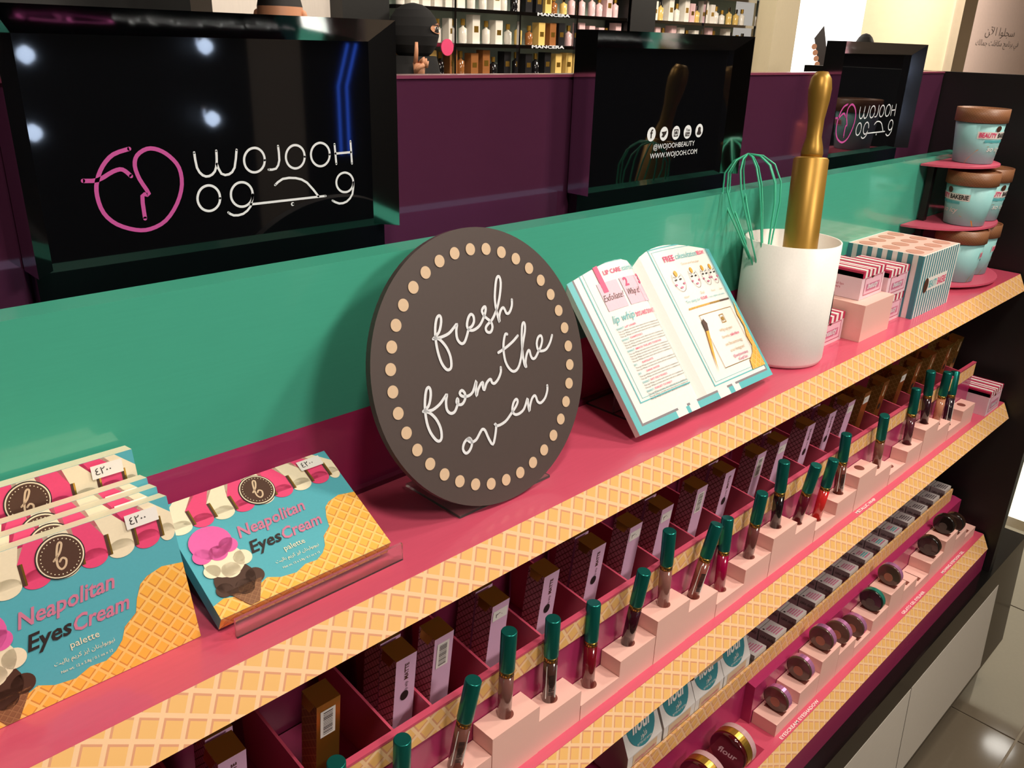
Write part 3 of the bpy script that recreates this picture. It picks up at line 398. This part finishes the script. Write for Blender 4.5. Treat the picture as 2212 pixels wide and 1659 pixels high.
for i,(kk,c) in enumerate(jn):
    p=thing('pot_jar',c+' rimmed pot jar standing in slot, '+ORD[i]+' from left','jar',(1.1126+.073*kk+.027,.474,.559+H3[kk%4]+.0238),(0,0,0),'pot jars in the bottom riser'); LM=mat('smoky_lens',(92,66,56),.15,0,0,0,.6) if c=='pink' else mat('dark_lens',(34,32,30),.15,0,0,0,.6)
    MB().lathe([(.021,0),(.0232,.001),(.0232,.004)],LM,36,axis='X').build('lens',p,True); MB().lathe([(.0235,.004),(.0235,.0145),(.022,.0155)],RC[c],28,axis='X').build('rim_lid',p); MB().lathe([(.009,-.0005),(.009,.0002)],mat('powder_pan',(170,110,90),.5) if c=='pink' else mat('grey_pan',(80,74,70),.5),20,(0,0,-.004),axis='X').build('shade_window',p)
for i,(x,z) in enumerate(((.99,.5935),(.905,.5935))):
    p=thing('powder_compact','large dark red flour compact with gold ring, '+('right' if i==0 else 'left')+' one','compact',(x,.474,z)); DR=mat('oxblood_lens',(70,10,18),.1,0,0,0,.8); MB().lathe([(.031,0),(.033,.002),(.033,.008)],DR,48,axis='X').build('lens',p,True); MB().lathe([(.0335,.008),(.0335,.022)],GOLD,48,axis='X').build('gold_ring',p); MB().lathe([(.034,.022),(.034,.033),(.032,.034)],mat('clear_pink_rim',(235,190,195),.1,0,.4),48,axis='X').build('clear_rim',p); k=Ink();k.text('flour',-.017,-.006,.034,GREYW,0,.02,.3);k.build('lettering',lambda u,v,h:(-h,-u,v),p)
for i,x in enumerate((.779,.866,.949,1.029)):
    p=thing('flour_bag','white flour setting powder bag, '+ORD[i]+' from left on bottom tray','bag',(x,.519,.6418),(0,0,0),'flour powder bags'); w=.082
    def fr(v): return 0 if v<.052 else (v-.052)*.42
    vs=[]; 
    for v in (0,.052,.135): y0=fr(v); y1=.06-y0*.75; vs+=[(0,y0,v),(w,y0,v),(w,y1,v),(0,y1,v)]
    MB().add(vs,[(3,2,1,0),(8,9,10,11)]+[(4*a+q,4*a+(q+1)%4,4*a+4+(q+1)%4,4*a+4+q) for a in(0,1) for q in range(4)],mat('white_paper_bag',(232,228,224),.7)).build('bag_body',p)
    k=Ink();k.rect(.012,w-.012,.008,.05,mat('kraft_label',(226,198,165),.6));k.ell(w/2,.084,.032,.03,mat('teal_emblem',(60,140,150),.5),1,32);k.rect(.003,w-.003,.085,.1,mat('teal_emblem'),1);k.text('flour',.018,.078,.046,WHT,3,.03,.3,.02);k.text('\ufead\ufeee\ufee0\ufed3',.033,.066,.016,WHT,3);k.text('BETTER NOT BITTER',.024,.0595,.034,WHT,3);k.text('setting powder',.016,.036,.05,PRN,3,.01,.3,.007);k.text('NET WT. / POIDS NET 0.49 OZ',.018,.018,.045,DRK,3,0,0,.003);k.build('printed_label',lambda u,v,h:(u,fr(v)-h*1.5,v),p)
br=thing('makeup_brush','tan handled makeup brush lying across the flour bags','brush'); MB().tube([(1.0,.515,.757),(.925,.515,.764)],[.004,.0055],mat('tan_handle',(200,170,140),.4)).build('handle',br); MB().tube([(.925,.515,.764),(.917,.515,.7647)],.006,WHT).build('ferrule',br); MB().tube([(.917,.515,.7647),(.903,.515,.766)],[.006,.003],BRN).build('bristles',br)
for i,x in enumerate((1.1295,1.2,1.2745,1.347,1.418,1.4905,1.560,1.633,1.7065,1.775,1.848,1.920,1.992)):
    for j in (0,1):
        p=thing('mini_carton','small white printed carton, '+ORD[i]+' from left in '+('front' if j==0 else 'back')+' row','carton',(x,.5195+j*.0345,.6418),(0,0,0),'small white cartons'); MB().box(0,.039,0,.0325,0,.038,mat('white_mini_card',(215,208,205),.5)).build('carton_body',p,bev=.0015); k=Ink(); c=PRN if i<6 else TEAL if i<9 else mat('grey_print',(110,95,100),.5)
        for q in range(5): k.rect(.008,.034-.002*q,.004+q*.0045,.0065+q*.0045,c if q in(1,2) else PRN if i<9 else mat('grey_print'))
        k.ell(.005,.027,.002,.002,DRK,1);k.build('printed_top',lambda u,v,h:(u,v,.038+h),p); k=Ink();k.text('cake della',.003,.024,.026,DRK,0,0,.3,.007);k.build('side_lettering',lambda u,v,h:(-h,.0325-u,v),p)
# ---------- people
def person(label,x,y,h,face,cloth,abaya=False):
    p=thing('person',label,'person',(x,y,0),(0,0,face)); hd=h/7.5; prof=[(.26,.2,0),(.25,.18,h*.3),(.2,.14,h*.55),(.17,.12,h*.63),(.2,.12,h*.74),(.19,.1,h*.81),(.09,.08,h*.84),(.06,.06,h*.86)] if not abaya else [(.34,.3,0),(.28,.22,h*.4),(.24,.16,h*.65),(.235,.14,h*.76),(.2,.13,h*.81),(.13,.12,h*.85),(.105,.11,h*.87)]
    c=hd/2+.01; cz=h-c
    for i in range(9): a=-1.1+i*.33; r=math.cos(a*.98); prof.append(((.078 if not abaya else .105)*max(.02,r),(.1 if not abaya else .125)*max(.02,r),cz+c*math.sin(min(a,1.57))))
    n=24; vs=[(rx*math.cos(2*math.pi*i/n),ry*math.sin(2*math.pi*i/n),z) for rx,ry,z in prof for i in range(n)]; fs=[];b=MB(); ms=[]
    for q in range(len(prof)-1):
        z=prof[q][2]; m=cloth if z<h*.83 or abaya else (SKIN if z<cz+.02 else mat('black_hair',(22,18,16),.7)); b.add([vs[q*n+i] for i in range(n)]+[vs[q*n+n+i] for i in range(n)],[(i,(i+1)%n,n+(i+1)%n,n+i) for i in range(n)],m)
    b.add([vs[-n+i] for i in range(n)],[tuple(range(n))],cloth if abaya else mat('black_hair')); o=b.build('figure',p,True); return p,cz
wp,cz=person('woman in black veil and abaya raising one finger behind counter',2.70,3.45,1.79,.6,CLOTH,True)
k=Ink();k.ell(0,0,.062,.024,SKIN,0)
for s_ in(-1,1): k.ell(s_*.03,.002,.011,.006,WHT,4);k.ell(s_*.03,.002,.006,.006,DRK,8);k.rib([(s_*.015,.014),(s_*.045,.015)],.005,DRK,4,1)
k.build('eye_opening',lambda u,v,h:(1.03*.105*math.sin(u/.1),-1.03*.125*math.cos(u/.1)-h,cz+.02+v),wp)
hb=MB(); 
for pts,r in (([(0,0,-.05),(0,0,.03)],[.022,.03]),([(-.022,0,.03),(-.02,-.005,.08),(-.018,-.004,.12)],[.011,.0095,.007]),([(-.006,-.01,.03),(-.004,-.035,.05),(-.004,-.03,.02)],.010),([(.01,-.01,.03),(.011,-.033,.045),(.011,-.028,.018)],.0095),([(.024,-.01,.025),(.025,-.028,.035),(.024,-.022,.012)],.0085),([(-.026,-.005,-.01),(-.03,-.03,.01),(-.005,-.042,.025)],.010)): hb.tube(pts,r,SKIN,10)
ho=hb.build('hand',wp,True); ho.matrix_basis=Matrix.Rotation(-.6,4,'Z')@Matrix.Translation((-.10,-.17,1.50)); MB().tube([(.2,0,1.36),(.2,-.12,1.2),(-.1,-.2,1.38),(-.1,-.17,1.46)],[.06,.055,.045,.035],CLOTH,12).build('sleeve',wp,True)
mp,cz=person('man with short black hair seen from behind above left panel',1.655,2.86,1.83,2.4,mat('dark_shirt',(50,48,52),.8))
for s_ in (-1,1): MB().lathe([(.004,-.02),(.012,-.012),(.014,0),(.010,.014),(.003,.02)],SKIN,12,(s_*.08,0,cz)).build('ear',mp,True)
person('distant person with black hair behind far right panel',7.45,3.4,1.775,2.4,mat('dark_shirt'))
# ---------- perfume shelving
sh=thing('perfume_shelving','tall black perfume shelving with chrome shelf edges','shelving',(0,0,0)); MB().box(3.0,6.68,4.2,4.35,0,3,mat('grey_green_back',(150,165,150),.6)).build('back_board',sh)
ZL=[1.43-.0,1.612,1.80,1.99]
for z in [1.05,1.24]+ZL: MB().box(3.0,6.68,3.98,4.2,z-.02,z,CHR).build('shelf',sh)
for x in (3.405,3.925,4.447,5.0,5.25,5.9,6.65): MB().box(x,x+.014,3.97,3.99,0,3,CHR).build('upright',sh)
MB().box(5.0,5.28,3.965,4.19,0,3,BLK).build('black_divider',sh)
k=Ink();[k.text('MANCERA',x,z,.3,GREYW,0,.03,0,.018) for x,z in((4.05,1.596),(4.09,1.784))];k.build('shelf_lettering',lambda u,v,h:(u,3.979-h*4,v),sh)
tag(MB().lathe([(.045,0),(.045,.006)],INKP,28,(0,0,0)).build('pink_disc_sign'),'round pink shelf tag hanging beside veiled woman','sign'); q=bpy.data.objects['pink_disc_sign']; q.rotation_euler=(math.pi/2,0,0); q.location=(3.34,3.96,1.59)
TW={2:'twenty',3:'thirty',4:'forty',5:'fifty'}
def NUMW(n): return ORD[n-1] if n<=20 else (TW[n//10]+'-'+ORD[n%10-1] if n%10 else TW[n//10][:-1]+'ieth')
pc=[('black',(24,22,24)),('white',(235,228,215)),('gold',(225,190,110)),('amber',(150,95,50)),('pink',(230,190,190))]; n=0
for r,z in enumerate([1.24,1.43,1.612,1.80]):
    x=3.06; cnt=0
    while x<6.6:
        if not(4.98<x<5.3):
            u=random.random(); ci=(0 if u<.6 else 2 if u<.85 else 3) if r<2 else (1 if x<3.9 else random.choice((0,0,2,3,2)) if x<4.4 else 4 if x<5 else random.choice((4,1,2))); cn,cc=pc[ci]; n+=1; cnt+=1; hh=.10+random.random()*.04; L_=cn+' perfume '
            zone=f'on {["lowest","second","third","top"][r]} visible shelf, {NUMW(cnt)} item from its left end'
            if random.random()<.45:
                o=thing('perfume_bottle',L_+'bottle '+zone,'perfume',(x+.03,4.06,z+.0005),(0,0,0),'perfume shelf stock'); MB().lathe([(.022,0),(.025,.004),(.025,hh*.6),(.008,hh*.68),(.008,hh*.74)],mat('bottle_'+cn,cc,.1,0,0,0,.5),14).build('flask',o,True); MB().lathe([(.013,hh*.74),(.013,hh)],GOLD if ci!=2 else CHR,12).build('stopper',o)
            else:
                o=thing('perfume_box',L_+'box '+zone,'box',(x,4.03,z+.0005),(0,0,0),'perfume shelf stock'); MB().box(0,.058,0,.06,0,hh+.02,mat('box_'+cn,cc,.35)).build('carton',o); MB().box(.012,.046,-.001,0,hh*.45,hh*.7,GOLD).build('front_label',o)
        x+=.075+random.random()*.03
